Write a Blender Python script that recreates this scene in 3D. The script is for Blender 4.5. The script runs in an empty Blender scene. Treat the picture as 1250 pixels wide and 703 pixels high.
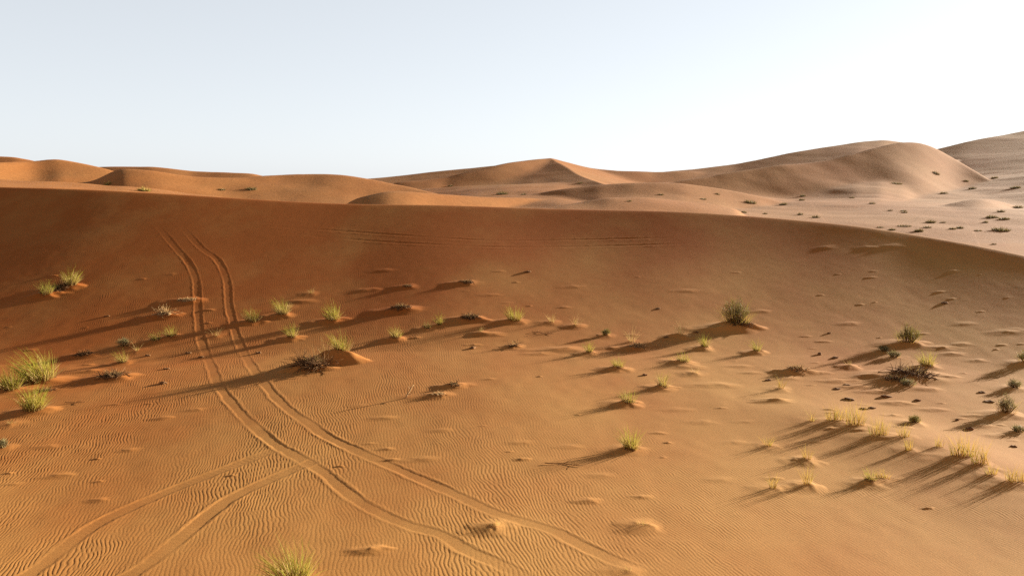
# Desert dunes at low sun: a shaded dune flank with tyre tracks, grass tufts and far dunes.
import bpy, math, random
import numpy as np
from mathutils import Vector, Matrix

random.seed(11)
RNG = np.random.default_rng(5)
scene = bpy.context.scene
COL = scene.collection

# ------------------------------------------------------------------ camera model
CAM_Z = 6.0
PITCH = math.radians(6.6)
FPX = 1040.0                      # focal length in photograph pixels (1250 wide)
CP, SP = math.cos(PITCH), math.sin(PITCH)

def ray(px, py):
    dx = (px - 625.0) / FPX
    dy = (351.5 - py) / FPX
    return np.array([dx, CP + dy * SP, dy * CP - SP])

def at_depth(px, py, Y):
    d = ray(px, py)
    t = Y / d[1]
    return d[0] * t, Y, CAM_Z + d[2] * t

# ------------------------------------------------------------------ noise helpers
def vnoise(x, y, seed=0):
    rs = np.random.default_rng(seed)
    tab = rs.random((256, 256)) * 2 - 1
    xi = np.floor(x).astype(np.int64); yi = np.floor(y).astype(np.int64)
    fx = x - xi; fy = y - yi
    fx = fx * fx * fx * (fx * (fx * 6 - 15) + 10); fy = fy * fy * fy * (fy * (fy * 6 - 15) + 10)
    a = tab[xi & 255, yi & 255]; b = tab[(xi + 1) & 255, yi & 255]
    c = tab[xi & 255, (yi + 1) & 255]; d = tab[(xi + 1) & 255, (yi + 1) & 255]
    return a + (b - a) * fx + (c - a) * fy + (a - b - c + d) * fx * fy

def smooth(e0, e1, v):
    t = np.clip((v - e0) / (e1 - e0), 0, 1)
    return t * t * (3 - 2 * t)

def smax(a, b, k):
    h = np.clip(k - np.abs(a - b), 0, None)
    return np.maximum(a, b) + h * h / (4 * k)

def spline(pts, n):
    """Catmull-Rom through the points, n samples per span."""
    P = np.asarray(pts, float)
    P = np.vstack([2 * P[0] - P[1], P, 2 * P[-1] - P[-2]])
    out = []
    for i in range(1, len(P) - 2):
        p0, p1, p2, p3 = P[i - 1:i + 3]
        for t in np.linspace(0, 1, n, endpoint=False):
            out.append(.5 * ((2 * p1) + (p2 - p0) * t + (2 * p0 - 5 * p1 + 4 * p2 - p3) * t * t + (3 * p1 - p0 - 3 * p2 + p3) * t ** 3))
    out.append(P[-2])
    return np.array(out)

# ------------------------------------------------------------------ the near dune
NEAR_CREST = [  # where its crest line runs: direction (photo column, row) and depth in metres
    (-900, 240, 53), (-500, 226, 52.5), (-200, 226, 51.6), (0, 228.5, 50.4), (100, 231, 49.8), (210, 237, 49.2), (300, 243, 48.8), (405, 249, 48.4),
    (470, 250, 48.2), (520, 250, 48.1), (590, 252, 48), (650, 254.5, 47.8), (740, 256.5, 47.4), (830, 258, 46.7), (940, 265.5, 45.4), (1050, 276, 43.3),
    (1130, 289, 41.3), (1200, 301, 39.2), (1250, 312, 37.6), (1400, 345, 33.5), (1700, 370, 31), (2200, 380, 29)]
_c = np.array([at_depth(*p) for p in NEAR_CREST])
_u = _c[:, 0] / _c[:, 1]
_ug = np.linspace(-2.5, 2.5, 5001)
def _gs(v, s):
    k = np.arange(-300, 301); g = np.exp(-.5 * (k / s) ** 2); g /= g.sum()
    return np.convolve(np.pad(v, 300, mode='edge'), g, mode='valid')
N_D = _gs(np.interp(_ug, _u, _c[:, 1]), 60)
N_H = _gs(np.interp(_ug, _u, _c[:, 2]), 30)
# how steep the flank is at its crest, and how far down it reaches, across the picture
N_S = _gs(np.interp(_ug, [-1.2, -.62, -.42, -.25, -.1, .1, .3, .45, .62, 1.2], [.395, .395, .375, .335, .31, .30, .315, .325, .32, .32]), 60)

def u_of(x, y):
    return x / np.maximum(y, 8.0)

def soft(v, k):
    """a ramp that starts without a crease"""
    return k * np.logaddexp(0, v / k)

def base_level(x, y):
    z = -np.where(x < 0, .0066, .0042) * x * x / (1 + x * x / 150.0) * smooth(60, 30, y)
    z = z + 0.022 * (soft(y - 23, 3) - soft(y - 47, 2))
    z = z + 0.085 * (soft(y - 50, 2.5) - soft(y - 72, 4)) + 0.036 * (soft(y - 72, 4) - soft(y - 150, 8))
    z = z + 0.058 * (soft(y - 17, 1.5) - soft(y - 28, 2.5))
    # the broad hollow on the right with the rise in front of it
    z = z + 0.045 * (soft(y - 22, 2) - soft(y - 36, 3)) * smooth(2, 16, x) * smooth(64, 44, y)
    # the dune that the camera stands on
    z = z + 4.4 * np.clip(1 - y / 11.0, 0, 1.0) ** 1.5
    return z

def near_dune(x, y):
    u = u_of(x, y)
    D = np.interp(u, _ug, N_D); H = np.interp(u, _ug, N_H); s = np.interp(u, _ug, N_S)
    zb = base_level(x, y)
    A = np.maximum(H - zb, .05)
    t = D - y
    q = (np.sqrt(t * t + .03) - .173) * np.where(t > 0, s, .24) / A
    p = np.where(t > 0, 1.38, 2.0)
    g = np.clip(1 - q / p, 0, 1) ** p
    # round the brink a little
    return zb + A * g

# ------------------------------------------------------------------ the far dunes
# each dune: crest as (photo column, row, depth m), slope of the face towards the camera, slope behind, width of the end tapers
FAR_DUNES = [
    # lit strip just behind the near crest, left
    ([(-500, 206, 80), (-150, 210, 79), (0, 215, 78), (60, 218, 78), (110, 221.5, 78), (150, 224.5, 77), (190, 230, 76), (225, 235.5, 75), (290, 243, 73), (360, 250, 71), (420, 258, 70)], .09, .30),
    # golden dune, far left
    ([(-400, 212, 88), (-150, 206, 96), (-60, 201, 102), (0, 200, 108), (40, 198, 112.5), (70, 193, 115), (100, 197.5, 114.5), (125, 203, 113.5), (142, 209, 112.5), (180, 222, 111)], .36, .5),
    # dark brown dune left of centre
    ([(60, 232, 102), (115, 222, 103), (142, 208.5, 104), (188, 212, 104), (235, 218, 105), (270, 218.5, 106.5), (296, 216.5, 108.5), (322, 212.5, 111), (358, 210, 113), (395, 209, 114), (420, 211, 114), (445, 216, 113.5), (470, 220.5, 113), (495, 226, 112), (530, 236, 109), (570, 246, 106)], .33, .45),
    # its skyline neighbours
    ([(60, 214, 190), (90, 206, 188), (125, 203, 186), (185, 203, 185), (210, 205, 184), (235, 208, 184), (275, 209.5, 183), (310, 211, 182), (330, 216, 182), (370, 230, 182)], .24, .4),
    ([(-400, 186, 230), (-150, 188, 230), (0, 191, 230), (20, 192, 230), (45, 197, 228), (75, 204, 226), (120, 216, 226)], .3, .4),
    # golden slip face
    ([(430, 236, 80), (470, 227, 82), (500, 228.5, 83), (530, 232, 85), (560, 235, 87), (600, 238, 90), (640, 241, 94), (680, 245, 98)], .36, .4),
    # pale plain behind it
    ([(470, 236, 140), (520, 230, 140), (560, 226.5, 138), (620, 223, 136), (680, 222, 134), (740, 225, 132), (790, 233, 130)], .07, .3),
    # pointed central dune
    ([(380, 246, 142), (440, 232, 147), (485, 222, 147), (545, 217, 151), (600, 204, 159), (640, 196, 169), (657, 193.5, 173), (672, 193, 176), (690, 199, 178), (720, 206, 178), (760, 209, 174), (800, 210, 176), (850, 209, 178), (900, 212, 182)], .225, .5),
    # low brown hump right of centre
    ([(560, 249, 104), (610, 243, 105), (650, 236.5, 106), (690, 229, 106), (730, 222.5, 106), (770, 220.5, 106), (800, 220.5, 106), (830, 222, 106), (880, 229, 106), (930, 239, 106), (970, 250, 106)], .20, .3),
    # thin lit lip under it
    ([(640, 253, 72), (690, 247, 74), (740, 245.5, 76), (790, 248, 77), (850, 253, 78), (900, 259, 78)], .12, .3),
    # big dune on the right: skyline crest behind
    ([(700, 222, 172), (780, 213, 178), (830, 208, 182), (900, 200, 189), (930, 194, 192), (960, 188, 196), (1010, 180, 202), (1050, 173, 207), (1080, 171, 210), (1110, 175, 212), (1150, 190, 214)], .18, .5),
    # its front crest and the lit spine that falls to the right
    ([(760, 240, 127), (800, 229, 130), (830, 223.5, 133), (880, 215.5, 137.5), (927, 208, 142), (960, 203, 144.8), (1020, 192.5, 150.5), (1060, 184, 156.5), (1085, 177.5, 161), (1098, 174.5, 163.5), (1115, 174, 166), (1130, 176, 167), (1152, 186, 167), (1168, 196, 167), (1186, 207, 162), (1210, 222, 154), (1240, 238, 145), (1275, 254, 135), (1330, 275, 124)], .35, .42),
    # farthest dune, right edge
    ([(1060, 205, 238), (1120, 188, 246), (1157, 179.5, 252), (1180, 174, 256), (1200, 170, 260), (1250, 160, 272), (1330, 146, 288), (1450, 140, 300), (1700, 150, 310)], .175, .5),
    # low shaded swell at the foot of the big dune, then the lit mounds low on the right
    ([(880, 258, 112), (930, 249, 112), (980, 243, 112), (1040, 239.5, 112), (1090, 242, 111), (1140, 250, 110), (1180, 260, 109)], .17, .25),
    ([(1100, 270, 92), (1140, 257, 93), (1165, 249, 94), (1185, 243, 95), (1205, 240, 96), (1225, 244, 97), (1250, 254, 98), (1290, 268, 100)], .18, .3),
    ([(780, 262, 88), (850, 257, 92), (905, 254, 94), (960, 254, 95), (1010, 256.5, 95), (1050, 261.5, 94), (1090, 267, 92), (1140, 274, 90), (1200, 284, 88)], .06, .10),
    # low lit rim by the right end of the near crest
    ([(1080, 300, 64), (1120, 295, 65), (1170, 295.5, 66), (1220, 297, 67), (1260, 299, 68), (1330, 304, 68)], .16, .2),
]
SPURS = [   # ridges that run towards the camera: slopes on the right and left hand side when walking along them
    ([(672, 193, 175), (690, 204, 158), (708, 212.5, 142), (726, 219, 130), (745, 226, 118)], .14, .26),
]
def _profile(pts, sm=9):
    w = np.array([at_depth(*p) for p in pts])
    u = w[:, 0] / w[:, 1]
    g = np.linspace(-1.6, 1.6, 6401)
    zz = np.interp(g, u, w[:, 2]); dd = np.interp(g, u, w[:, 1])
    out = np.where(g < u[0], u[0] - g, np.where(g > u[-1], g - u[-1], 0))
    zz = zz - out * 60.0                                # sinks into the plain beyond its ends
    return g, _gs(zz, sm), _gs(dd, 24)
_dunes = [(_profile(p, {(760, 240, 127): 20, (1100, 270, 92): 24, (60, 232, 102): 16, (-400, 212, 88): 16, (430, 236, 80): 16}.get(p[0], 10)), sf, sb) for p, sf, sb in FAR_DUNES]
_spurs = [(spline(np.array([at_depth(*p) for p in pts]), 10), sr, sl) for pts, sr, sl in SPURS]

def ridge_height(x, y, zb, R, sr, sl):
    best = np.full(x.shape, 1e9); zc = np.zeros_like(x); sd = np.zeros_like(x)
    for a, b in zip(R[:-1], R[1:]):
        d = b[:2] - a[:2]; L2 = max(d @ d, 1e-9)
        t = np.clip(((x - a[0]) * d[0] + (y - a[1]) * d[1]) / L2, 0, 1)
        ox = x - a[0] - t * d[0]; oy = y - a[1] - t * d[1]
        dd = ox * ox + oy * oy
        m = dd < best
        best = np.where(m, dd, best)
        zc = np.where(m, a[2] + t * (b[2] - a[2]), zc)
        sd = np.where(m, (d[0] * oy - d[1] * ox) / math.sqrt(L2), sd)
    dist = np.sqrt(best)
    s = sr + (sl - sr) * smooth(-.6, .6, sd / np.maximum(dist, .3))
    A = np.maximum(zc - zb, .02)
    return zb + A * np.clip(1 - dist * s / A / 2.0, 0, 1) ** 2

def far_dunes(x, y, z):
    zb = base_level(x, y)
    u = u_of(x, y)
    u = u + .0022 * vnoise(y / 45.0, x / 60.0, 61)
    for (g, zz, dd), sf, sb in _dunes:
        D = np.interp(u, g, dd); H = np.interp(u, g, zz)
        A = H - zb
        t = D - y
        at = np.sqrt(t * t + 1.6) - 1.265                  # wind-rounded crest
        q = at * np.where(t > 0, sf, sb) / np.maximum(A, .05)
        p = np.where(t > 0, 1.5, 2.0)
        h = np.where(A > 0, zb + np.maximum(A, 0) * np.clip(1 - q / p, 0, 1) ** p, zb - .5)
        z = smax(z, h, .22)
    for R, sr, sl in _spurs:
        z = smax(z, ridge_height(x, y, zb, R, sr, sl), .3)
    return z

# ------------------------------------------------------------------ small swells of the foreground
SWELLS = []   # filled below: crest line, width on its right and left hand side, height
def swell_shape(x, y, R, wr, wl):
    """soft ridge along a line that fades out at both ends"""
    z = np.zeros_like(x)
    n = len(R)
    for k in range(n):
        d = R[min(k + 1, n - 1)] - R[max(k - 1, 0)]
        L = math.hypot(*d); step = L / (2 if 0 < k < n - 1 else 1)
        f = k / (n - 1)
        z += np.exp(-((x - R[k, 0]) ** 2 + (y - R[k, 1]) ** 2) / (2 * wr * wr)) * step / (wr * 2.507) * min(1, f * 4, (1 - f) * 4)
    return z

def base_terrain(x, y):
    x = np.asarray(x, float); y = np.asarray(y, float)
    z = near_dune(x, y)
    if y.max() > 52:
        m = y > 52
        zz = z.copy(); zz[m] = z[m] + (far_dunes(x[m], y[m], z[m]) - z[m]) * smooth(52, 61, y[m]); z = zz
    far = smooth(55, 75, y)
    z = z + vnoise(x / 9.0 + 7, y / 12.0 + 3, 1) * .035 * (1 - far) * smooth(9, 13, y) * smooth(50, 40, y)
    z = z + vnoise(x / 3.1, y / 4.5, 2) * .013 * (1 - far) * smooth(9, 13, y) * smooth(50, 38, y)
    z = z + (vnoise(x / .8, y / 1.1, 5) * .004 + vnoise(x / .33, y / .45, 6) * .0022) * (1 - far) * smooth(9, 13, y) * (.3 + .7 * smooth(42, 28, y))
    far = far * (.25 + .75 * smooth(210, 110, y))
    z = z + (vnoise(x / 2.6, y / 3.4, 7) * .03) * far
    z = z + vnoise(x / 14.0, y / 20.0, 3) * .5 * far + vnoise(x / 5.0, y / 6.0, 4) * .09 * far
    for R, wr, wl, hgt in SWELLS:
        m = (np.abs(x - R[:, 0].mean()) < np.ptp(R[:, 0]) / 2 + 9) & (np.abs(y - R[:, 1].mean()) < np.ptp(R[:, 1]) / 2 + 9)
        if m.any():
            xs, ys = x[m], y[m]
            z = z.copy(); z[m] = z[m] + hgt * swell_shape(xs, ys, R, wr, wl)
    return z

def hit(px, py, fn=None, t0=9.0, t1=340.0):
    """Where the view through a photo pixel meets the sand."""
    fn = fn or base_terrain
    d = ray(px, py)
    ts = np.geomspace(t0, t1, 1600)
    X = d[0] * ts; Y = d[1] * ts; Z = CAM_Z + d[2] * ts
    g = Z - fn(X, Y)
    i = np.argmax(g < 0)
    if g[i] >= 0:
        i = len(ts) - 1
    a, b = ts[max(i - 1, 0)], ts[i]
    t = np.linspace(a, b, 40)
    g = CAM_Z + d[2] * t - fn(d[0] * t, d[1] * t)
    k = np.argmax(g < 0)
    t = t[k] if g[k] < 0 else b
    return float(d[0] * t), float(d[1] * t), float(CAM_Z + d[2] * t), float(t)

def swell(pix, sr, sl, h):
    SWELLS.append((spline([hit(*p)[:2] for p in pix], 8), sr, sl, h))
# crest with golden stalks on the right; its continuation
swell([(860, 492), (985, 508), (1040, 518), (1105, 545), (1170, 555), (1250, 592), (1400, 660)], 1.1, 0, .14)
swell([(1150, 545), (1200, 590), (1300, 640), (1450, 700)], 1.5, 0, .13)
# ------------------------------------------------------------------ everything that grows or lies on the sand
# kind, photo column and row of its foot, height and width in photo pixels, mound factor, what it looks like and where it stands
G1 = 'grass tufts on the sand flat'
THINGS = [
 # ---- left of the long tyre tracks
 ('grass', 57, 358, 15, 17, 1.3, 'short yellow-green tuft at the left end of the root mound below the dark slope'),
 ('grass', 87, 348, 20, 17, 1.0, 'tall yellow-green tuft at the right end of the root mound below the dark slope'),
 ('roots', 71, 353, 9, 26, .6, 'brown root clump between the two tufts below the dark slope at upper left'),
 ('grass', 48, 463, 35, 46, .7, 'widest and lushest green grass clump, close to the left edge'),
 ('grass', 14, 474, 26, 26, .7, 'green tuft touching the left edge, beside the widest grass clump'),
 ('grass', 42, 499, 28, 32, .8, 'leaning green tuft just in front of the widest grass clump by the left edge'),
 ('roots', 57, 476, 6, 18, .3, 'dark dry root clump between the widest grass clump and the leaning tuft before it'),
 ('dry', 14, 517, 9, 11, .5, 'little straw sprig by the left edge below the green tufts'),
 ('shrub', 3, 546, 9, 13, .5, 'grey-green sprig cut off by the left edge, lowest plant on that edge'),
 ('branch', 92, 492, 4, 26, 0, 'thin bent twig lying right of the leaning tuft near the left edge'),
 ('grass', 209, 410, 14, 14, .8, 'pale green tuft nearest the left rut of the tyre tracks'),
 ('grass', 190, 415, 11, 16, .9, 'low dull tuft with dark lee side, second left of the tyre tracks'),
 ('dry', 168, 428, 11, 7, .3, 'thin pale stalk standing alone left of the dull low tuft'),
 ('shrub', 151, 422, 9, 17, .5, 'low grey-green shrub in the row of plants left of the tyre tracks'),
 ('roots', 103, 432, 7, 20, .8, 'flat root crust at the left end of the row of plants left of the tracks'),
 ('grass', 150, 442, 17, 12, .5, 'yellowish tuft on top of the wide root mound left of the tracks'),
 ('roots', 138, 458, 11, 34, 1.0, 'wide tangle of brown roots under the yellowish tuft left of the tracks'),
 ('stone', 231, 431, 3, 8, 0, 'dark flat stone with a pale edge just left of the tyre tracks'),
 ('stone', 246, 436, 3, 8, 0, 'dark stone touching the left rut of the tyre tracks'),
 ('stone', 199, 468, 5, 11, 0, 'black wedge-shaped stone on rippled sand left of the tracks, below the root mound'),
 ('stone', 181, 434, 3, 6, 0, 'small dark stone between the low tufts and the tracks on the left'),
 ('stone', 204, 450, 2, 9, 0, 'thin dark flake lying above the wedge-shaped stone left of the tracks'),
 ('dry', 264, 410, 12, 9, .3, 'bare pale twig sprig standing between the two ruts'),
 ('roots', 203, 382, 13, 18, 1.2, 'pale bare root clump left of the tyre tracks with a dark lee side'),
 ('roots', 229, 366, 4, 24, .8, 'narrow pale root ledge at the left rut where it bends uphill'),
 ('stone', 131, 386, 2, 8, 0, 'tiny flat stone on the bare orange sand left of the pale bare root clump'),
 # ---- right of the long tyre tracks, left half of the picture
 ('grass', 308, 391, 17, 18, .9, 'yellow-green tuft nearest the right rut of the tyre tracks'),
 ('grass', 345, 383, 19, 16, .9, 'fan-shaped yellow tuft second to the right of the tyre tracks'),
 ('dry', 354, 375, 8, 8, .3, 'white dry sprig just behind the fan-shaped yellow tuft'),
 ('dry', 380, 358, 7, 9, .4, 'white dry sprig alone, highest on the slope right of the tracks'),
 ('grass', 407, 389, 19, 20, 1.0, 'rounded green tuft above the biggest root mound'),
 ('grass', 357, 411, 17, 14, 1.1, 'yellow tuft on a dark little ledge left of the biggest root mound'),
 ('grass', 417, 424, 22, 19, -17, 'bright tuft on the crown of the biggest root mound'),
 ('dry', 397, 425, 17, 14, -16, 'pale thin stems on the left shoulder of the biggest root mound'),
 ('roots', 383, 443, 24, 38, -7, 'big dark tangle of roots and shrub on the left flank of the biggest mound'),
 ('stone', 316, 431, 4, 8, 0, 'dark stone just right of the right rut, level with the biggest root mound'),
 ('grass', 484, 412, 16, 13, 1.1, 'lone yellow tuft on a dark ledge right of the biggest root mound'),
 ('grass', 522, 400, 10, 9, .7, 'dull tuft, left one of a close pair left of centre'),
 ('grass', 537, 396, 15, 7, .6, 'slim upright tuft, right one of a close pair left of centre'),
 ('roots', 490, 376, 6, 28, 1.1, 'long low root ledge high on the slope left of centre'),
 ('roots', 575, 387, 7, 24, 1.3, 'low mound of dry roots left of the bushy green centre tuft'),
 ('roots', 570, 344, 4, 20, .9, 'dark low root ledge alone on the upper slope above the centre'),
 ('roots', 498, 349, 3, 14, .7, 'faint root ledge on the upper slope left of centre'),
 ('stone', 577, 425, 4, 9, 0, 'dark greenish stone below the dry root mound at the centre'),
 ('stone', 644, 332, 3, 9, 0, 'black stone alone on the upper slope right above the centre'),
 ('dry', 587, 406, 7, 8, .9, 'pale dry sprig on a small mound left of the round stump-like root clump'),
 ('roots', 628, 422, 11, 11, .7, 'round stump-like root clump below the bushy green centre tuft'),
 ('grass', 628, 390, 17, 20, 1.0, 'bushy green tuft at the centre of the slope'),
 ('branch', 655, 406, 3, 12, 0, 'short forked twig lying right of the bushy green centre tuft'),
 ('branch', 668, 408, 3, 16, 0, 'dark twig lying right of the short forked twig'),
 ('branch', 500, 484, 14, 10, .3, 'pale bleached dead stick leaning out of the sand'),
 ('roots', 536, 481, 7, 17, .8, 'pale root clump right of the leaning bleached stick'),
 ('roots', 554, 470, 8, 15, .9, 'dark root clump with an upright twig right of the leaning bleached stick'),
 ('branch', 688, 567, 4, 46, .2, 'long thin twig half buried in the sand left of the lone upright tuft'),
 ('grass', 357, 712, 52, 46, .2, 'tall bright green grass tuft cut by the bottom edge'),
 ('dry', 606, 641, 9, 16, 1.2, 'small dry sprig on a mound beside the right rut near the bottom'),
 ('dry', 786, 640, 9, 20, .8, 'sparse dry sprig on bare sand at lower centre right'),
 ('dry', 766, 696, 6, 18, .5, 'flat dry sprig next to the right rut close to the bottom edge'),
 # ---- centre right
 ('dry', 674, 393, 13, 11, .6, 'faint pale tuft right of the bushy green centre tuft'),
 ('dry', 703, 397, 12, 11, .8, 'faint brown tuft, second right of the bushy green centre tuft'),
 ('shrub', 740, 409, 7, 9, .7, 'tiny dark shrub on bare slope right of the two faint tufts'),
 ('grass', 719, 430, 15, 9, .9, 'slim green tuft at the right end of a long sand ledge'),
 ('dry', 771, 417, 18, 10, .2, 'long pale wispy stems bent over a small sand mound'),
 ('roots', 779, 422, 7, 20, 1.4, 'root mound under the long pale wispy stems'),
 ('grass', 755, 448, 14, 15, 1.2, 'dark green bushy tuft with strong lee shadow right of the slim ledge tuft'),
 ('dry', 832, 408, 16, 16, 1.4, 'brown dry tuft on a dark mound left of the big dark bush'),
 ('stone', 850, 406, 3, 7, 0, 'dark stone beside the brown dry tuft left of the big dark bush'),
 ('stone', 813, 413, 2, 6, 0, 'small black stone between the wispy stems and the brown dry tuft'),
 ('grass', 860, 423, 15, 9, 1.1, 'compact dark green tuft below the brown dry tuft'),
 ('grass', 834, 441, 12, 17, 1.1, 'loose pale green tuft below the compact dark green tuft'),
 ('dry', 818, 440, 8, 5, .4, 'single thin stem left of the loose pale green tuft'),
 ('dry', 849, 455, 8, 12, .7, 'sparse sprig just below right of the loose pale green tuft'),
 ('stone', 787, 458, 4, 6, 0, 'round stone on smooth sand below the dark green bushy tuft'),
 ('grass', 809, 471, 18, 16, 1.0, 'yellow-green tuft below the loose pale green tuft, on a small mound'),
 ('grass', 767, 490, 17, 20, 1.2, 'spreading green tuft with dark foot on a mound at centre right'),
 ('grass', 770, 547, 29, 20, .5, 'tall lone upright green tuft with long shadow, lower centre right'),
 ('shrub', 897, 395, 27, 38, 1.3, 'big dark bush on the slope right of centre'),
 ('roots', 903, 398, 9, 30, .8, 'brown root skirt at the foot of the big dark bush'),
 ('grass', 924, 428, 15, 10, 1.2, 'small green tuft below the big dark bush'),
 ('roots', 973, 450, 8, 22, 1.6, 'dark root mound with a pale top on lit sand right of centre'),
 ('stalks', 953, 474, 15, 6, .6, 'thin green-gold stalks alone below the dark pale-topped root mound'),
 ('stone', 938, 464, 3, 9, 0, 'small dark flake on lit sand left of the thin green-gold stalks'),
 ('stone', 1000, 433, 4, 6, 0, 'dark pebble, left one of two on the slope right of the big dark bush'),
 ('stone', 1019, 437, 4, 8, 0, 'dark pebble, right one of two on the slope right of the big dark bush'),
 ('stone', 1012, 407, 3, 5, 0, 'lone black pebble highest on the slope right of the big dark bush'),
 ('dry', 1037, 446, 9, 7, 1.3, 'tiny brown sprig on a small dark mound right of two dark pebbles'),
 # ---- right
 ('shrub', 1108, 417, 20, 30, 1.0, 'domed dark bush high on the right-hand slope'),
 ('shrub', 1079, 428, 5, 16, .4, 'flat grey shrub left below the domed dark bush'),
 ('shrub', 1091, 436, 6, 17, .4, 'flat grey-green shrub just above the large dark root bank'),
 ('grass', 1131, 446, 20, 18, .5, 'yellow tuft on top of the large dark root bank on the right'),
 ('roots', 1114, 455, 16, 52, 1.0, 'large dark bank of roots under the yellow tuft on the right'),
 ('roots', 1092, 464, 8, 24, .8, 'lower left lobe of dark roots beside the large root bank'),
 ('shrub', 1108, 471, 7, 18, .4, 'pale grey twiggy shrub at the foot of the large dark root bank'),
 ('shrub', 1238, 473, 9, 18, .7, 'low black-green shrub near the right edge above the grey bush'),
 ('shrub', 1228, 503, 20, 26, .9, 'round grey-green bush with a dark foot near the right edge'),
 ('shrub', 1252, 442, 14, 22, .9, 'dark shrub cut off by the right edge, highest on that edge'),
 ('shrub', 1117, 515, 7, 16, .7, 'dark low shrub right behind the golden stalk row'),
 ('stone', 1183, 524, 6, 9, 0, 'dark lump of crust left of the grey-green bush near the right edge'),
 ('stone', 1065, 498, 3, 9, 0, 'dark flat stone above the left golden stalk row'),
 ('stone', 1055, 499, 3, 10, 0, 'black flake just behind the left golden stalk row'),
 ('stone', 1038, 487, 3, 16, 0, 'long dark sand crust on lit sand above the left golden stalk row'),
 ('stone', 1022, 475, 3, 9, 0, 'dark flake above the long dark sand crust'),
 ('stone', 1034, 470, 2, 8, 0, 'smallest flake near the top of the scatter above the stalk rows'),
 ('stone', 1120, 489, 4, 8, 0, 'greenish-black stone on the brown hollow below the root bank'),
 ('stone', 1082, 484, 4, 14, 0, 'dark crust edge left of the greenish-black stone in the hollow'),
 ('stone', 1198, 479, 3, 10, 0, 'dark flake on the slope left of the low black-green shrub by the right edge'),
 ('stone', 1207, 490, 3, 14, 0, 'long dark flake left of the round grey-green bush'),
 ('stone', 1237, 545, 4, 7, 0, 'dark pebble near the right edge above the stalks there'),
 ('shrub', 1244, 527, 6, 16, .4, 'low dark sprig at the right edge below the grey-green bush'),
 ('stone', 1168, 513, 4, 5, 0, 'small upright dark stone in the hollow right of the dark low shrub'),
 ('stone', 1153, 370, 3, 10, 0, 'dark flake alone high on the right-hand slope'),
 ('stone', 803, 377, 2, 8, 0, 'thin dark flake alone on the bare slope above the wispy stems'),
 # ---- golden stalk rows on the low crest
 ('stalks', 1020, 513, 20, 22, .5, 'golden grass clump that starts the stalk row on the low crest'),
 ('stalks', 1043, 519, 26, 26, .4, 'tall golden-green grass clump second in the stalk row on the crest'),
 ('stalks', 990, 514, 12, 5, .2, 'thin stalk pair left of the stalk row on the crest'),
 ('stalks', 1072, 531, 22, 26, .4, 'golden grass clump third in the stalk row, with a gap before it'),
 ('stalks', 1103, 533, 16, 15, .3, 'separate short golden stalks behind the lower end of the stalk row'),
 ('stalks', 1109, 549, 16, 10, .4, 'slim golden tuft that ends the stalk row lowest on the crest'),
 ('stalks', 1147, 545, 15, 9, .2, 'few thin stalks left of the long golden hedge of grass at right'),
 ('stalks', 1176, 556, 26, 34, .4, 'upper half of the long golden hedge of grass at right'),
 ('stalks', 1196, 566, 26, 24, .5, 'lower half of the long golden hedge of grass at right'),
 ('stalks', 1209, 579, 14, 16, .6, 'small golden tuft between the golden hedge and the right edge'),
 ('stalks', 1240, 588, 20, 28, .6, 'golden tuft at the right edge, lowest plant on that edge'),
 # ---- lower right
 ('stalks', 938, 544, 15, 9, .4, 'thin pale stalks alone on smooth sand at lower right'),
 ('stalks', 985, 560, 18, 9, 1.1, 'thin yellow tuft on a small mound, upper one of two above each other'),
 ('stalks', 985, 591, 24, 11, .8, 'dense gold tuft with dark foot, lower one of two above each other'),
 ('stalks', 943, 596, 20, 9, .5, 'faint tall stalks left of the dense gold tuft with dark foot'),
 ('grass', 1062, 587, 18, 12, .9, 'green-grey tuft at the left end of a small row at lower right'),
 ('stalks', 1078, 584, 11, 20, .5, 'short golden stalks right of the green-grey tuft at lower right'),
 # ---- beyond the near crest
 ('farbush', 176, 233.5, 8, 15, 0, 'straw-coloured bush on the lit strip behind the crest, far left'),
 ('fartuft', 131, 226.5, 5, 7, 0, 'small pale tuft left of the straw-coloured bush behind the crest'),
 ('farbush', 271, 232, 3, 10, 0, 'left one of two dark dots on the brown dune behind the crest at left'),
 ('farbush', 307, 231.5, 5, 16, 0, 'right and larger of two dark bushes on the brown dune behind the crest at left'),
 ('farbush', 613, 237.5, 6, 16, 0, 'black round bush on the pale plain above the golden slip face'),
 ('farbush', 639, 238, 3, 7, 0, 'small dark bush right of the black round bush on the pale plain'),
 ('farbush', 550, 227.5, 3, 6, 0, 'dark dot of scrub at the left foot of the pointed dune'),
 ('farbush', 708, 224, 3, 8, 0, 'small scrub at the right foot of the pointed dune'),
 ('farbush', 807, 238, 3, 8, 0, 'small scrub on the right side of the low brown hump'),
 ('farbush', 768, 246, 3, 6, 0, 'scrub dot below the low brown hump, next to the crest'),
 ('farbush', 859, 243.5, 3, 8, 0, 'leftmost scrub at the foot of the tall right-hand dune'),
 ('farbush', 876, 237.5, 3, 6, 0, 'scrub dot just above the leftmost scrub at the foot of the tall dune'),
 ('farbush', 916, 248, 6, 16, 0, 'dark wind-swept bush with a long streak at the foot of the tall dune'),
 ('farbush', 956, 250.5, 5, 11, 0, 'dark bush right of the wind-swept bush with a long streak'),
 ('farbush', 980, 240, 4, 7, 0, 'upper one of two bushes stacked on the tall dune, left of its face'),
 ('farbush', 979, 245, 4, 6, 0, 'lower one of two bushes stacked on the tall dune, left of its face'),
 ('farbush', 1040, 242, 3, 8, 0, 'scrub low on the dark face of the tall dune, left of its middle'),
 ('farbush', 1065, 249, 4, 8, 0, 'scrub at the bottom of the dark face of the tall dune'),
 ('farbush', 908, 260, 4, 7, 0, 'dark tuft right behind the crest, above its right half'),
 ('farbush', 934, 261.5, 3, 6, 0, 'small tuft right of the dark tuft behind the crest'),
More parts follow.
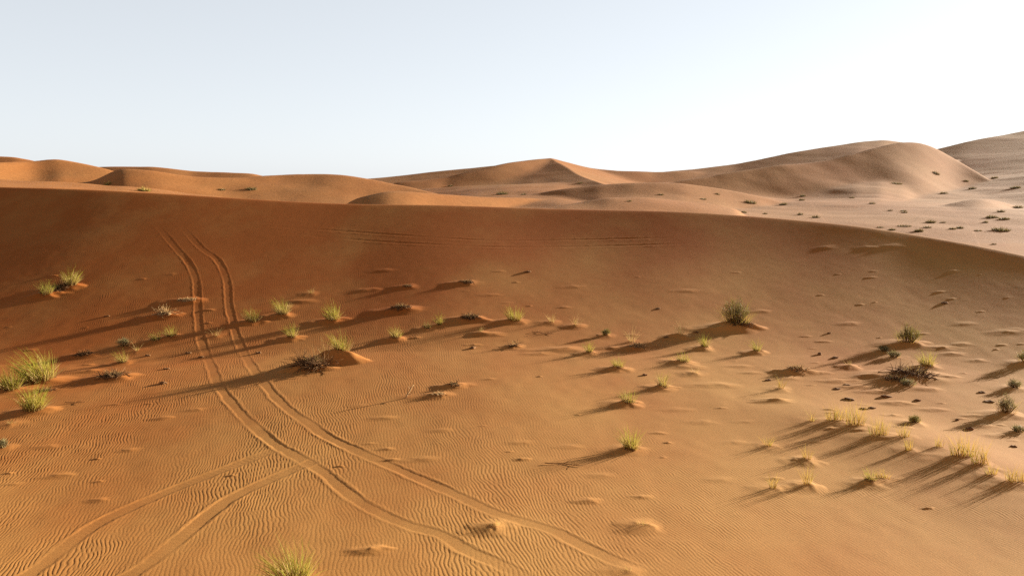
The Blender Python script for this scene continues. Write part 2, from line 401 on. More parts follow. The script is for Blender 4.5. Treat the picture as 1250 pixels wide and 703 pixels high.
 ('farbush', 977, 262.5, 5, 4, 0, 'upright dark sprig behind the crest on the lit sand'),
 ('farbush', 996, 266, 5, 9, 0, 'dark tuft right of the upright sprig behind the crest'),
 ('farbush', 1095, 224.5, 3, 16, 0, 'thin scrub patch in the middle of the tall dune face'),
 ('farbush', 1143, 212.5, 5, 8, 0, 'highest bush on the lit side of the tall dune'),
 ('farbush', 1152, 236.5, 4, 9, 0, 'bush low in the middle of the lit side of the tall dune'),
 ('farbush', 1180, 221.5, 3, 6, 0, 'upper bush of a pair on the lit spine of the tall dune'),
 ('farbush', 1187, 231, 5, 9, 0, 'lower bush of a pair on the lit spine of the tall dune'),
 ('farbush', 1104, 260, 4, 6, 0, 'black dot of scrub on the shaded foot of the tall dune, right part'),
 ('farbush', 1087, 257.5, 3, 6, 0, 'faint scrub left of the black dot on the shaded foot of the tall dune'),
 ('farbush', 1103, 258, 3, 8, 0, 'scrub right above the black dot on the shaded foot of the tall dune'),
 ('farbush', 1136, 272, 6, 12, 0, 'tallest olive bush on the flat behind the crest at right'),
 ('farbush', 1151, 272, 3, 7, 0, 'small scrub right of the tallest olive bush on the flat'),
 ('farbush', 1104, 276.5, 4, 20, 0, 'long olive scrub patch left of the tallest olive bush'),
 ('farbush', 1132, 278, 4, 10, 0, 'low green scrub under the tallest olive bush'),
 ('farbush', 1122, 283, 6, 12, 0, 'dark green bush on the flat, close to the crest at right'),
 ('farbush', 1089, 281, 4, 9, 0, 'dark scrub left of the dark green bush close to the crest'),
 ('farbush', 1075, 278, 3, 10, 0, 'leftmost scrub on the flat close to the crest at right'),
 ('farbush', 1163, 280, 4, 8, 0, 'left bush of a pair on the flat, near the right edge'),
 ('farbush', 1172, 279, 5, 8, 0, 'right bush of a pair on the flat, near the right edge'),
 ('farbush', 1222, 282, 8, 24, 0, 'widest green bush on the flat by the right edge'),
 ('farbush', 1194, 282, 3, 10, 0, 'flat scrub left of the widest green bush by the right edge'),
 ('farbush', 1203, 272, 4, 5, 0, 'single dark scrub above the widest green bush by the right edge'),
 ('farbush', 1211, 266, 6, 15, 0, 'dark bush in the hollow beside the lit mound at the right edge'),
 ('farbush', 1222, 259, 5, 9, 0, 'bush at the top of the hollow beside the lit mound at the right edge'),
 ('farbush', 1226, 268, 5, 14, 0, 'scrub at the bottom of the hollow beside the lit mound at the right edge'),
 ('farbush', 1243, 254, 5, 12, 0, 'dark scrub above the hollow, against the right edge'),
 ('farbush', 1214, 218, 4, 9, 0, 'left scrub on the farthest dune beyond the lit spine'),
 ('farbush', 1240, 230, 5, 14, 0, 'right scrub on the farthest dune beyond the lit spine'),
 ('farbush', 1213, 298.5, 3, 6, 0, 'lone dark scrub right behind the crest near the right edge'),
]
PLACED = []      # (row of THINGS, x, y, metres per photo pixel)
MOUNDS = []
for _t in THINGS:
    kind, px, py, hp, wp, mf, lab = _t
    x0, y0, z0, t0 = hit(px, py)
    s = t0 / FPX
    if mf < 0:      # grows on a hummock listed below: its foot is that many rows lower on the level sand
        x0, y0, z0, t0 = hit(px, py - mf)
    mh = mf * (.035 + .12 * hp * s + .05 * wp * s) * (.85 if kind != 'roots' else 1.05) * (.45 if kind == 'branch' else 1)
    if mh > 0:
        x0, y0, z0, t0 = hit(px, py + .75 * mh / s)
        MOUNDS.append((x0, y0, mh, max(.55 * wp * s, .16) + .10, max(.30 * wp * s, .16) + .10, 1.0))
    PLACED.append((_t, x0, y0, s))
# bare ledges and hummocks with nothing on them: photo column, row, width, height in metres
for px, py, wp, mh in [(690, 427, 48, .17), (946, 489, 30, .16), (413, 442, 50, .66), (384, 450, 36, .36), (455, 671, 34, .10), (720, 611, 22, .07), (75, 580, 26, .05),
        (200, 510, 18, .05), (160, 549, 16, .04), (560, 470, 30, .10), (110, 453, 26, .10), (448, 354, 22, .08), (372, 368, 24, .08), (500, 378, 30, .10), (600, 408, 26, .12),
        (590, 392, 22, .07), (660, 432, 24, .08), (745, 425, 24, .06), (840, 448, 30, .10), (880, 470, 40, .08), (905, 447, 20, .05), (920, 455, 18, .05), (965, 462, 22, .06),
        (1000, 455, 20, .08), (1020, 465, 24, .07), (1045, 472, 26, .08), (1070, 478, 24, .08), (1060, 460, 28, .12), (1095, 492, 26, .08), (1140, 500, 24, .06), (1150, 425, 30, .10),
        (1165, 432, 22, .08), (1175, 420, 20, .06), (1195, 440, 18, .06), (1235, 405, 30, .08), (1200, 520, 24, .07), (1215, 510, 22, .06), (1225, 532, 26, .07), (1135, 475, 26, .08),
        (640, 540, 20, .03), (700, 545, 22, .03), (830, 500, 26, .03), (860, 515, 24, .03), (900, 540, 20, .03), (735, 580, 26, .03), (880, 585, 24, .03), (540, 525, 18, .03),
        (470, 510, 22, .04), (520, 560, 26, .04), (240, 500, 16, .04), (120, 610, 18, .04), (60, 545, 22, .04), (1040, 395, 20, .06), (930, 380, 18, .05), (840, 355, 20, .05),
        (700, 350, 18, .04), (600, 360, 16, .04), (470, 330, 18, .05), (1180, 395, 20, .05), (1090, 300, 24, .06), (1010, 302, 20, .05), (1060, 302, 16, .05)]:
    x0, y0, z0, t0 = hit(px, py)
    s = t0 / FPX
    MOUNDS.append((x0, y0, mh * (.7 if mh > .25 else .45), .55 * wp * s, .20 * wp * s + .05, .7))
_r = np.random.default_rng(77)
for k in range(120):      # scattered small crusts
    px, py = _r.uniform(-60, 1310), 330 + 300 * _r.random() ** 1.5
    if _r.random() < .3: px = _r.uniform(880, 1300); py = _r.uniform(400, 540)
    x0, y0, z0, t0 = hit(px, py)
    w = _r.uniform(.06, .22)
    MOUNDS.append((x0, y0, _r.uniform(.008, .030), w, w * _r.uniform(.35, .6), .5))
def mounds(x, y):
    """sand heaped up round plants and crusts: (height, how much of the ripple pattern survives)"""
    dz = np.zeros_like(x); keep = np.ones_like(x)
    for mx, my, h, rx, ry, tail in MOUNDS:
        m = (np.abs(x - mx) < rx * (3 + tail)) & (np.abs(y - my) < ry * 3.2)
        if not m.any():
            continue
        a = x[m] - mx; b = y[m] - my
        a = a + .35 * rx * vnoise(b / (ry * .9) + mx, a / rx + my, 51)
        b = b - .10 * a * (a < 0)
        sx = np.where(a < 0, rx * (1 + .6 * tail), rx * .9)       # drifts out to the lee (left) side
        r = np.hypot(a / sx, b / ry)
        g = np.clip(1 - (r / 1.8) ** 1.5, 0, 1) ** 1.9 * (1 + .16 * vnoise(a / (rx * .5) + my, b / (ry * .5) + mx * 3, 52))
        dz[m] += h * g
        keep[m] *= 1 - .85 * smooth(1.5, .7, r)
    return dz, keep
# ------------------------------------------------------------------ tyre tracks pressed into the sand
TRACKS = [  # photo polyline, depth of the rut, half width, rim height
    ([(186, 269), (199, 284), (215, 303), (231, 322), (239, 342), (241, 365), (242, 386), (245, 412), (252, 434), (259, 450), (266, 469), (279, 487), (304, 515), (336, 542), (362, 557), (394, 576), (420, 598), (448, 618), (496, 640), (538, 652), (566, 669), (608, 688), (640, 704), (680, 730)], .0068, .13, .0055),
    ([(216, 270), (230, 286), (247, 304), (264, 316), (273, 331), (278, 350), (279, 371), (283, 388), (288, 408), (296, 427), (305, 444), (319, 463), (334, 482), (354, 501), (380, 519), (400, 533), (464, 563), (544, 598), (608, 627), (672, 646), (704, 662), (752, 685), (800, 703), (850, 728)], .0068, .13, .0055),
    ([(-30, 728), (35, 701), (112, 643), (192, 605), (272, 573), (336, 549), (368, 541), (402, 534)], .010, .15, .007),
    ([(100, 728), (160, 701), (208, 666), (272, 614), (320, 589), (362, 571), (381, 563), (404, 553), (430, 541)], .010, .15, .007),
    ([(300, 275), (340, 277), (400, 281), (500, 288), (560, 292), (620, 294), (700, 293), (830, 290)], .004, .15, .0085),
    ([(330, 286), (370, 287), (450, 294), (560, 300), (640, 302), (760, 300), (850, 297)], .004, .15, .0085),
]
TRACK_W = []
for pl, dep, hw, rim in TRACKS:
    sp = spline(pl, 4)
    TRACK_W.append((np.array([hit(px, py)[:2] for px, py in sp]), dep, hw, rim))

def seg_dist(x, y, P):
    best = np.full(x.shape, 1e9); side = np.zeros_like(x); arc = np.zeros_like(x); s0 = 0.0
    for a, b in zip(P[:-1], P[1:]):
        d = b - a; L2 = max(d @ d, 1e-9); L = math.sqrt(L2)
        m0 = (x > min(a[0], b[0]) - .8) & (x < max(a[0], b[0]) + .8) & (y > min(a[1], b[1]) - .8) & (y < max(a[1], b[1]) + .8)
        if m0.any():
            xs, ys = x[m0], y[m0]
            t = np.clip(((xs - a[0]) * d[0] + (ys - a[1]) * d[1]) / L2, 0, 1)
            ox = xs - a[0] - t * d[0]; oy = ys - a[1] - t * d[1]
            dd = np.hypot(ox, oy)
            m = dd < best[m0]
            bb = best[m0]; bb[m] = dd[m]; best[m0] = bb
            ss = side[m0]; ss[m] = ((d[0] * oy - d[1] * ox) / L)[m]; side[m0] = ss
            aa = arc[m0]; aa[m] = (s0 + t * L)[m]; arc[m0] = aa
        s0 += L
    return best, side, arc

def tracks(x, y):
    """height change, and how much of the ripple pattern survives"""
    dz = np.zeros_like(x); keep = np.ones_like(x)
    for P, dep, hw, rim in TRACK_W:
        d, side, arc = seg_dist(x, y, P)
        m = d < .8
        if not m.any():
            continue
        dm, sm, am = d[m], side[m], arc[m]
        tot = np.sum(np.hypot(*np.diff(P, axis=0).T))
        ends = smooth(0, {.0068: 7, .010: .1, .004: 6}[dep], am) * smooth(tot, tot - 2.5, am)
        dm = dm + .016 * vnoise(am / .16, sm / .12, 13) + .008 * vnoise(am / .06, sm / .06, 16)
        fade = .58 + .45 * vnoise(am / 1.7 + hash(dep) % 7, am * 0 + rim * 100, 9)
        fade = fade * ends
        w = hw * (1 + .12 * vnoise(am / .6, am * 0 + 3, 10))
        floor = -dep * smooth(w + .02, w - .025, dm)
        tread = .0014 * np.sin(am * 2 * math.pi / .13 + 2 * vnoise(am / .5, sm / .2, 14)) * (.5 + .5 * vnoise(am / 1.1, sm * 0 + 9, 15)) * smooth(w, w - .06, dm)
        rimz = rim * np.exp(-((dm - w - .055) / .035) ** 2) * (1 + .5 * vnoise(am / .22, sm / .1, 12))
        old = dz[m]
        k = smooth(w + .16, w + .02, dm) * fade
        dz[m] = old * (1 - k) + (floor + tread + rimz) * fade
        keep[m] *= 1 - .95 * smooth(w + .12, w + .0, dm) * ends
    return dz, keep

# ------------------------------------------------------------------ wind ripples
_rk = np.random.default_rng(21)
def phasor(x, y, lam, ang, spread, n, seed):
    r = np.random.default_rng(seed)
    re = np.zeros_like(x); im = np.zeros_like(x)
    for i in range(n):
        a = ang + r.normal() * spread
        k = 2 * math.pi / lam * (1 + r.normal() * .10)
        ph = (x * math.cos(a) + y * math.sin(a)) * k + r.random() * 6.283
        re += np.cos(ph); im += np.sin(ph)
    return np.arctan2(im, re), np.hypot(re, im) / math.sqrt(n)

def ripples(x, y):
    wx = x + .075 * vnoise(x / .8, y / 1.0, 31) + .016 * vnoise(x / .2, y / .25, 32)
    wy = y
    p1, a1 = phasor(wx, wy, .072, math.radians(13), .10, 14, 41)
    p2, a2 = phasor(wx, wy, .068, math.radians(20), .09, 12, 42)
    w = smooth(-1.0, 4.5, x + 1.5 * vnoise(x / 4, y / 5, 33))
    def prof(p):
        return np.sin(p) + .28 * np.sin(2 * p + .9)
    r = prof(p1) * np.clip(a1 * 1.6, 0.15, 1) * (1 - w) * .0020 + prof(p2) * np.clip(a2 * 1.6, .15, 1) * w * .0022
    patch = .35 + .65 * smooth(-.5, .35, vnoise(x / 2.6 + 4, y / 4.2, 34) + .4 * vnoise(x / .9, y / 1.3, 35))
    # smoother sand in the middle distance, right of the tracks
    mid = 1 - .6 * smooth(-3.5, 1, x - (y - 20) * -.1) * smooth(17.5, 21, y)
    rightish = 1 - .5 * smooth(3, 6, x) * smooth(16.5, 20, y)
    return r * patch * mid * rightish * (.4 + .6 * smooth(40, 26, y)) * smooth(52, 44, y)
# ------------------------------------------------------------------ materials
def nodes_of(m):
    m.use_nodes = True
    nt = m.node_tree
    for n in list(nt.nodes):
        nt.nodes.remove(n)
    return nt, nt.nodes.new, nt.links.new

def sand_material(name, near):
    m = bpy.data.materials.new(name)
    nt, N, Lk = nodes_of(m)
    out = N('ShaderNodeOutputMaterial'); p = N('ShaderNodeBsdfPrincipled')
    tc = N('ShaderNodeTexCoord')
    big = N('ShaderNodeTexNoise'); big.inputs['Scale'].default_value = .22 if near else .06
    big.inputs['Detail'].default_value = 6; big.inputs['Roughness'].default_value = .6
    mp = N('ShaderNodeMapping'); mp.inputs['Scale'].default_value = (1, .6, 1)
    Lk(tc.outputs['Object'], mp.inputs['Vector']); Lk(mp.outputs['Vector'], big.inputs['Vector'])
    ramp = N('ShaderNodeValToRGB')
    e = ramp.color_ramp.elements
    e[0].position = .22; e[0].color = SAND_A
    e[1].position = .82; e[1].color = SAND_B
    # shade painted in: darker redder sand towards flank and left, golden lower right, noise-mixed
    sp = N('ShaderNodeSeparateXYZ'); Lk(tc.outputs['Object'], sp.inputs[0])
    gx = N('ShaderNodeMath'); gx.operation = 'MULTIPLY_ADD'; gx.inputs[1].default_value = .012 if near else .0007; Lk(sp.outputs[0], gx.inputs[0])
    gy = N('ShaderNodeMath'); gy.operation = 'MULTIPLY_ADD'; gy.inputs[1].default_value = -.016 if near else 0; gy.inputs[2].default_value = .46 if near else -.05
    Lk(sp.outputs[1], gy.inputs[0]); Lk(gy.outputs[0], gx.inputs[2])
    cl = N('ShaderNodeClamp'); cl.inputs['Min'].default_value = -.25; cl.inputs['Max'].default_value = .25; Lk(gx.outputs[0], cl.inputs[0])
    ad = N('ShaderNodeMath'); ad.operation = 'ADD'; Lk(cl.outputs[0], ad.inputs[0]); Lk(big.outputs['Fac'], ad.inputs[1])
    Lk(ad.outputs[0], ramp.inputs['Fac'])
    grain = N('ShaderNodeTexNoise'); grain.inputs['Scale'].default_value = 26 if near else 1.6
    grain.inputs['Detail'].default_value = 5; grain.inputs['Roughness'].default_value = .75
    Lk(tc.outputs['Object'], grain.inputs['Vector'])
    mr = N('ShaderNodeMapRange'); mr.inputs['From Min'].default_value = .3; mr.inputs['From Max'].default_value = .7
    mr.inputs['To Min'].default_value = .86; mr.inputs['To Max'].default_value = 1.12
    Lk(grain.outputs['Fac'], mr.inputs['Value'])
    mul = N('ShaderNodeMix'); mul.data_type = 'RGBA'; mul.blend_type = 'MULTIPLY'; mul.inputs['Factor'].default_value = 1
    Lk(ramp.outputs['Color'], mul.inputs[6]); Lk(mr.outputs['Result'], mul.inputs[7])
    Lk(mul.outputs[2], p.inputs['Base Color'])
    p.inputs['Roughness'].default_value = .95
    p.inputs['Specular IOR Level'].default_value = .08
    if 'Diffuse Roughness' in p.inputs:
        p.inputs['Diffuse Roughness'].default_value = .35
    bn = N('ShaderNodeTexNoise'); bn.inputs['Scale'].default_value = 34 if near else 2.2
    bn.inputs['Detail'].default_value = 6; bn.inputs['Roughness'].default_value = .7
    Lk(tc.outputs['Object'], bn.inputs['Vector'])
    bp = N('ShaderNodeBump'); bp.inputs['Strength'].default_value = .55
    bp.inputs['Distance'].default_value = .006 if near else .05
    Lk(bn.outputs['Fac'], bp.inputs['Height']); Lk(bp.outputs['Normal'], p.inputs['Normal'])
    Lk(p.outputs[0], out.inputs[0])
    return m

SAND_A = (.305, .085, .015, 1)  # dark red, puts the shaded tone of the flank into the colour
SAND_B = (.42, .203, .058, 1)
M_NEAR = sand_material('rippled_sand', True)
SAND_A = (.30, .103, .026, 1)
SAND_B = (.325, .150, .050, 1)
M_FAR = sand_material('dune_sand', False)

# ------------------------------------------------------------------ the sand as one sheet (near part with ripples, far part behind the crest)
def sheet(name, X, Y, Z, mat):
    nr, nc = X.shape
    me = bpy.data.meshes.new(name)
    co = np.stack([X, Y, Z], -1).reshape(-1, 3).astype(np.float32)
    me.vertices.add(nr * nc); me.vertices.foreach_set('co', co.ravel())
    i = np.arange(nr * nc).reshape(nr, nc)
    f = np.stack([i[:-1, :-1], i[:-1, 1:], i[1:, 1:], i[1:, :-1]], -1).reshape(-1, 4).astype(np.int32)
    me.loops.add(f.size); me.loops.foreach_set('vertex_index', f.ravel())
    me.polygons.add(len(f))
    me.polygons.foreach_set('loop_start', np.arange(0, f.size, 4, dtype=np.int32))
    me.polygons.foreach_set('loop_total', np.full(len(f), 4, np.int32))
    me.update(calc_edges=True)
    me.shade_smooth()
    me.materials.append(mat)
    o = bpy.data.objects.new(name, me); COL.objects.link(o)
    o['kind'] = 'structure'
    return o

STEP = .00072
inner = np.arange(-.66, .66 + STEP / 2, STEP * 2)
inner = np.linspace(-.66, .66, 2 * (len(inner) - 1) + 1)
outer = .66 * np.geomspace(1, 5.5, 41)[1:]
UC = np.concatenate([-outer[::-1], inner, outer])
rows_near = np.concatenate([np.linspace(-45, 7, 27), np.linspace(7.5, 10.5, 13), np.geomspace(10.7, 47, 960), np.geomspace(47, 60, 150)[1:]])
rows_far = np.concatenate([np.geomspace(60, 420, 420), np.geomspace(430, 5000, 40)])

def grid(rows, cols):
    w = np.maximum(rows, 8.0)
    return cols[None, :] * w[:, None], np.repeat(rows[:, None], len(cols), 1)

def full_terrain(x, y):
    x = np.asarray(x, float); y = np.asarray(y, float)
    shp = x.shape
    x = x.ravel(); y = y.ravel()
    z = base_terrain(x, y)
    tz, keep = tracks(x, y)
    mz, mkeep = mounds(x, y)
    z = z + mz + tz
    m = (y > 9.5) & (y < 50)
    z[m] += ripples(x[m], y[m]) * keep[m] * mkeep[m]
    return z.reshape(shp)

X, Y = grid(rows_near, UC)
Z = full_terrain(X, Y)
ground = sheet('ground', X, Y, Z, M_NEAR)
X, Y = grid(rows_far, UC[::2])
Zf = base_terrain(X.ravel(), Y.ravel()).reshape(X.shape)
Zf += mounds(X.ravel(), Y.ravel())[0].reshape(X.shape)
far_ground = sheet('dunes', X, Y, Zf, M_FAR)
# ------------------------------------------------------------------ plants, stones and sticks
def leaf_material(name, a, b, trans, rough=.7):
    """two-tone: the 'tone' attribute is each blade's own colour (green at the tip, straw at the foot)"""
    m = bpy.data.materials.new(name)
    nt, N, Lk = nodes_of(m)
    out = N('ShaderNodeOutputMaterial')
    at = N('ShaderNodeAttribute'); at.attribute_name = 'tone'
    ramp = N('ShaderNodeValToRGB'); e = ramp.color_ramp.elements
    e[0].color = (*a, 1); e[1].color = (*b, 1)
    Lk(at.outputs['Fac'], ramp.inputs['Fac'])
    p = N('ShaderNodeBsdfPrincipled'); p.inputs['Roughness'].default_value = rough; p.inputs['Specular IOR Level'].default_value = .08
    Lk(ramp.outputs['Color'], p.inputs['Base Color'])
    if trans:
        t = N('ShaderNodeBsdfTranslucent'); Lk(ramp.outputs['Color'], t.inputs['Color'])
        mx = N('ShaderNodeMixShader'); mx.inputs[0].default_value = trans
        Lk(p.outputs[0], mx.inputs[1]); Lk(t.outputs[0], mx.inputs[2]); Lk(mx.outputs[0], out.inputs[0])
    else:
        Lk(p.outputs[0], out.inputs[0])
    return m

M_GREEN = leaf_material('green_grass', (.33, .20, .05), (.21, .20, .024), .4)
M_STRAW = leaf_material('dry_grass', (.20, .11, .04), (.44, .31, .12), .35)
M_GOLD = leaf_material('golden_stalks', (.24, .125, .028), (.34, .23, .042), .4)
M_ROOT = leaf_material('dead_roots', (.060, .029, .014), (.17, .085, .036), 0, .95)
M_PALE = leaf_material('bleached_wood', (.24, .135, .06), (.37, .235, .115), 0, .9)
M_SHRUB = leaf_material('shrub_leaves', (.11, .08, .028), (.20, .165, .045), .25)
M_GREY = leaf_material('grey_shrub_leaves', (.13, .10, .048), (.22, .185, .08), .25)
M_OLIVE = leaf_material('far_scrub', (.11, .075, .033), (.20, .15, .055), .2)
M_STRAWBUSH = leaf_material('straw_scrub', (.20, .14, .04), (.30, .22, .06), .35)

def stone_material():
    m = bpy.data.materials.new('dark_stone')
    nt, N, Lk = nodes_of(m)
    out = N('ShaderNodeOutputMaterial'); p = N('ShaderNodeBsdfPrincipled')
    tc = N('ShaderNodeTexCoord'); n = N('ShaderNodeTexNoise'); n.inputs['Scale'].default_value = 30; n.inputs['Detail'].default_value = 5
    Lk(tc.outputs['Object'], n.inputs['Vector'])
    r = N('ShaderNodeValToRGB'); r.color_ramp.elements[0].color = (.10, .048, .023, 1); r.color_ramp.elements[1].color = (.21, .105, .045, 1)
    r.color_ramp.elements[0].position = .35; r.color_ramp.elements[1].position = .7
    Lk(n.outputs['Fac'], r.inputs['Fac']); Lk(r.outputs['Color'], p.inputs['Base Color']); p.inputs['Roughness'].default_value = .95; p.inputs['Specular IOR Level'].default_value = .06
    b = N('ShaderNodeBump'); b.inputs['Distance'].default_value = .01; Lk(n.outputs['Fac'], b.inputs['Height']); Lk(b.outputs[0], p.inputs['Normal'])
    Lk(p.outputs[0], out.inputs[0])
    return m
M_STONE = stone_material()

class MB:
    def __init__(s): s.v = []; s.f = []; s.t = []
    def ribbon(s, base, direction, length, width, bend, tone, segs=4, side=None):
        """a grass blade: a narrow strip that bows over towards `bend`"""
        d = Vector(direction).normalized(); b = Vector(bend)
        sd = side or d.cross(Vector((random.gauss(0, 1), random.gauss(0, 1), random.gauss(0, .3))))
        sd = Vector(sd).normalized() if Vector(sd).length > 1e-6 else Vector((1, 0, 0))
        p = Vector(base); i0 = len(s.v)
        for k in range(segs + 1):
            f = k / segs
            w = width * (1 - f * .92) * (.8 + .2 * min(1, f * 6)) * .5
            s.v += [p - sd * w, p + sd * w]
            tn = max(0, min(1, tone[0] + (tone[1] - tone[0]) * min(1, f * 1.5)))
            s.t += [tn, tn]
            if k < segs:
                dd = (d + b * ((f + .12) ** 1.4)).normalized()
                p = p + dd * (length / segs)
        for k in range(segs):
            a = i0 + 2 * k; s.f.append((a, a + 1, a + 3, a + 2))
    def tube(s, pts, r0, r1, tone, n=5):
        i0 = len(s.v); m = len(pts)
        for k, p in enumerate(pts):
            p = Vector(p)
            d = (Vector(pts[min(k + 1, m - 1)]) - Vector(pts[max(k - 1, 0)])).normalized()
            a = d.cross(Vector((.13, .2, 1))); a = a.normalized() if a.length > .01 else Vector((1, 0, 0)); c = d.cross(a)
            r = r0 + (r1 - r0) * k / (m - 1)
            for q in range(n):
                an = 2 * math.pi * q / n
                s.v.append(p + a * math.cos(an) * r + c * math.sin(an) * r); s.t.append(tone)
        for k in range(m - 1):
            for q in range(n):
                a = i0 + k * n + q; b = i0 + k * n + (q + 1) % n
                s.f.append((a, b, b + n, a + n))
        s.f.append(tuple(i0 + (m - 1) * n + q for q in range(n))); s.f.append(tuple(i0 + q for q in reversed(range(n))))
    def build(s, name, mat, parent=None, smoothed=True):
        me = bpy.data.meshes.new(name)
        me.from_pydata([tuple(p) for p in s.v], [], s.f)
        at = me.attributes.new('tone', 'FLOAT', 'POINT'); at.data.foreach_set('value', np.array(s.t, np.float32))
        me.materials.append(mat)
        if smoothed: me.shade_smooth()
        o = bpy.data.objects.new(name, me); COL.objects.link(o)
        if parent: o.parent = parent
        return o

def ground_z(x, y, x0, y0):
    """height of the finished sand at offsets x,y from a foot at x0,y0"""
    return float(full_terrain(np.array([x0 + x]), np.array([y0 + y]))[0])

def patch(x0, y0, r, n=15):
    """a small lookup of the sand round a foot, so roots and blades start on it"""
    g = np.linspace(-r, r, n)
    XX, YY = np.meshgrid(x0 + g, y0 + g, indexing='ij')
    ZZ = full_terrain(XX, YY)
    z0 = ZZ[n // 2, n // 2]
    def f(a, b):
        i = int(round((max(-r, min(r, a)) + r) / (2 * r) * (n - 1))); j = int(round((max(-r, min(r, b)) + r) / (2 * r) * (n - 1)))
        return float(ZZ[i, j] - z0)
    return f, float(z0)

def finish(o, lab, cat, group=None):
    o['label'] = lab; o['category'] = cat; o['kind'] = 'thing'
    if group: o['group'] = group
    return o

def foot(name, x, y, z):
    o = bpy.data.objects.new(name, None); COL.objects.link(o); o.location = (x, y, z); o.empty_display_size = .1
    return o

def blades(mb, f, n, h, rx, ry, width, tones, lean, spreadk=.55, hmin=.45):
    for k in range(n):
        a = random.uniform(0, 6.283); r = math.sqrt(random.random())
        bx, by = math.cos(a) * r * rx, math.sin(a) * r * ry
        out = Vector((math.cos(a), math.sin(a), 0)) * r * spreadk * random.uniform(.4, 1.2)
        jit = Vector((random.gauss(0, .16), random.gauss(0, .16), 0))
        d = Vector((0, 0, 1)) + out + jit + Vector(lean) * .35
        bend = out * .8 + jit * 1.2 + Vector(lean) + Vector((0, 0, -.25 * random.random()))
        L_ = h * random.uniform(hmin, 1.12) * (1 - .25 * r)
        c = random.gauss(0, .13)
        mb.ribbon((bx, by, f(bx, by) - .02), d, L_, width * random.uniform(.7, 1.25), bend, (tones[0] + c, tones[1] + c))

def make_grass(x, y, h, w, lab, i, green=.75, dense=1.0):
    rx = max(.07, w * .36); ry = max(.07, min(w * .30, h * .7))
    f, z = patch(x, y, max(rx, ry) * 1.3)
    o = foot('grass_tuft', x, y, z)
    lean = Vector((-.2, -.05, 0)) + Vector((random.gauss(0, .22), random.gauss(0, .18), 0))
    n = int(dense * max(70, min(420, 900 * rx * 1.2)))
    wd = max(.007, .0085 * h / .5)
    a = MB(); blades(a, f, int(n * green), h, rx, ry, wd, (.25, 1.0), lean); a.build('green_blades', M_GREEN, o)
    b = MB(); blades(b, f, int(n * (1.15 - green)), h * .72, rx * 1.1, ry * 1.1, wd, (.15, .9), lean * .6, .95, .3); b.build('dry_stems', M_STRAW, o)
    c = MB()
    for k in range(int(10 + n * .07)):
        an = random.uniform(0, 6.283); L_ = random.uniform(.25, .7) * rx + .05
        p0 = Vector((math.cos(an) * rx * random.uniform(.1, .8), math.sin(an) * ry * random.uniform(.1, .8), 0))
        p2 = p0 + Vector((math.cos(an) * L_, math.sin(an) * L_, 0)); pm = (p0 + p2) / 2
        pm += Vector((random.gauss(0, .02), random.gauss(0, .02), 0))
        c.tube([(p0.x, p0.y, f(p0.x, p0.y) + .015), (pm.x, pm.y, f(pm.x, pm.y) + random.uniform(.01, .05)), (p2.x, p2.y, f(p2.x, p2.y) - .01)], .007, .004, random.random(), 4)
    c.build('roots', M_ROOT, o)
    return finish(o, lab, 'grass', 'grass tufts on the dune flank')

def make_dry(x, y, h, w, lab):
    rx = max(.05, w * .4); f, z = patch(x, y, rx * 1.4)
    o = foot('dry_grass', x, y, z)
    wd = max(.006, .006 * h / .35)
    a = MB(); blades(a, f, int(max(18, min(110, 200 * rx))), h * 1.1, rx, rx * .6, wd, (.3, 1.0), (-.12, 0, 0), .8, .35); a.build('dry_stems', M_STRAW, o)
    b = MB(); blades(b, f, int(max(6, 46 * rx)), h * .8, rx * .42, rx * .3, wd, (.3, .9), (-.1, 0, 0), .5, .5); b.build('green_blades', M_GREEN, o)
    return finish(o, lab, 'dry grass', 'dry sprigs on the dune flank')

def make_stalks(x, y, h, w, lab):
    rx = max(.05, w * .46); f, z = patch(x, y, rx * 1.3)
    o = foot('stalk_clump', x, y, z)
    n = int(max(22, min(300, 300 * rx)))
    a = MB(); blades(a, f, n, h * 1.08, rx, max(.06, rx * .35), .011, (.0, .9), (-.05, 0, 0), .16, .45); a.build('golden_stalks', M_GOLD, o)
    b = MB(); blades(b, f, int(n * .35), h * .8, rx, max(.06, rx * .3), .010, (.35, 1.0), (-.08, 0, 0), .3, .5); b.build('green_blades', M_GREEN, o)
    c = MB(); blades(c, f, int(n * .3), h * .4, rx * 1.05, max(.06, rx * .4), .009, (.1, .8), (-.1, 0, 0), 1.1, .3); c.build('dry_stems', M_STRAW, o)
    return finish(o, lab, 'grass', 'golden stalks on the low crest')

def root_mesh(f, h, rx, ry, n):
    a = MB()
    for k in range(n):
        an = random.uniform(0, 6.283); r = math.sqrt(random.random())
        px_, py_ = math.cos(an) * r * rx, math.sin(an) * r * ry
        L_ = random.uniform(.3, 1.0) * max(h * 1.2, .12)
        d = Vector((random.gauss(-.35, .7), random.gauss(-.25, .6), random.uniform(-.15, .75))).normalized()
        p = Vector((px_, py_, f(px_, py_) - .01)); pts = [p]
        for s_ in range(3):
            d = (d + Vector((random.gauss(0, .35), random.gauss(0, .35), random.gauss(-.12, .3)))).normalized()
            p = p + d * L_ / 3
            p.z = max(p.z, f(p.x, p.y) + .004)
            pts.append(p)
        r0 = random.uniform(.005, .013)
        a.tube(pts, r0, r0 * .45, random.random() ** 1.3, 4)
    return a

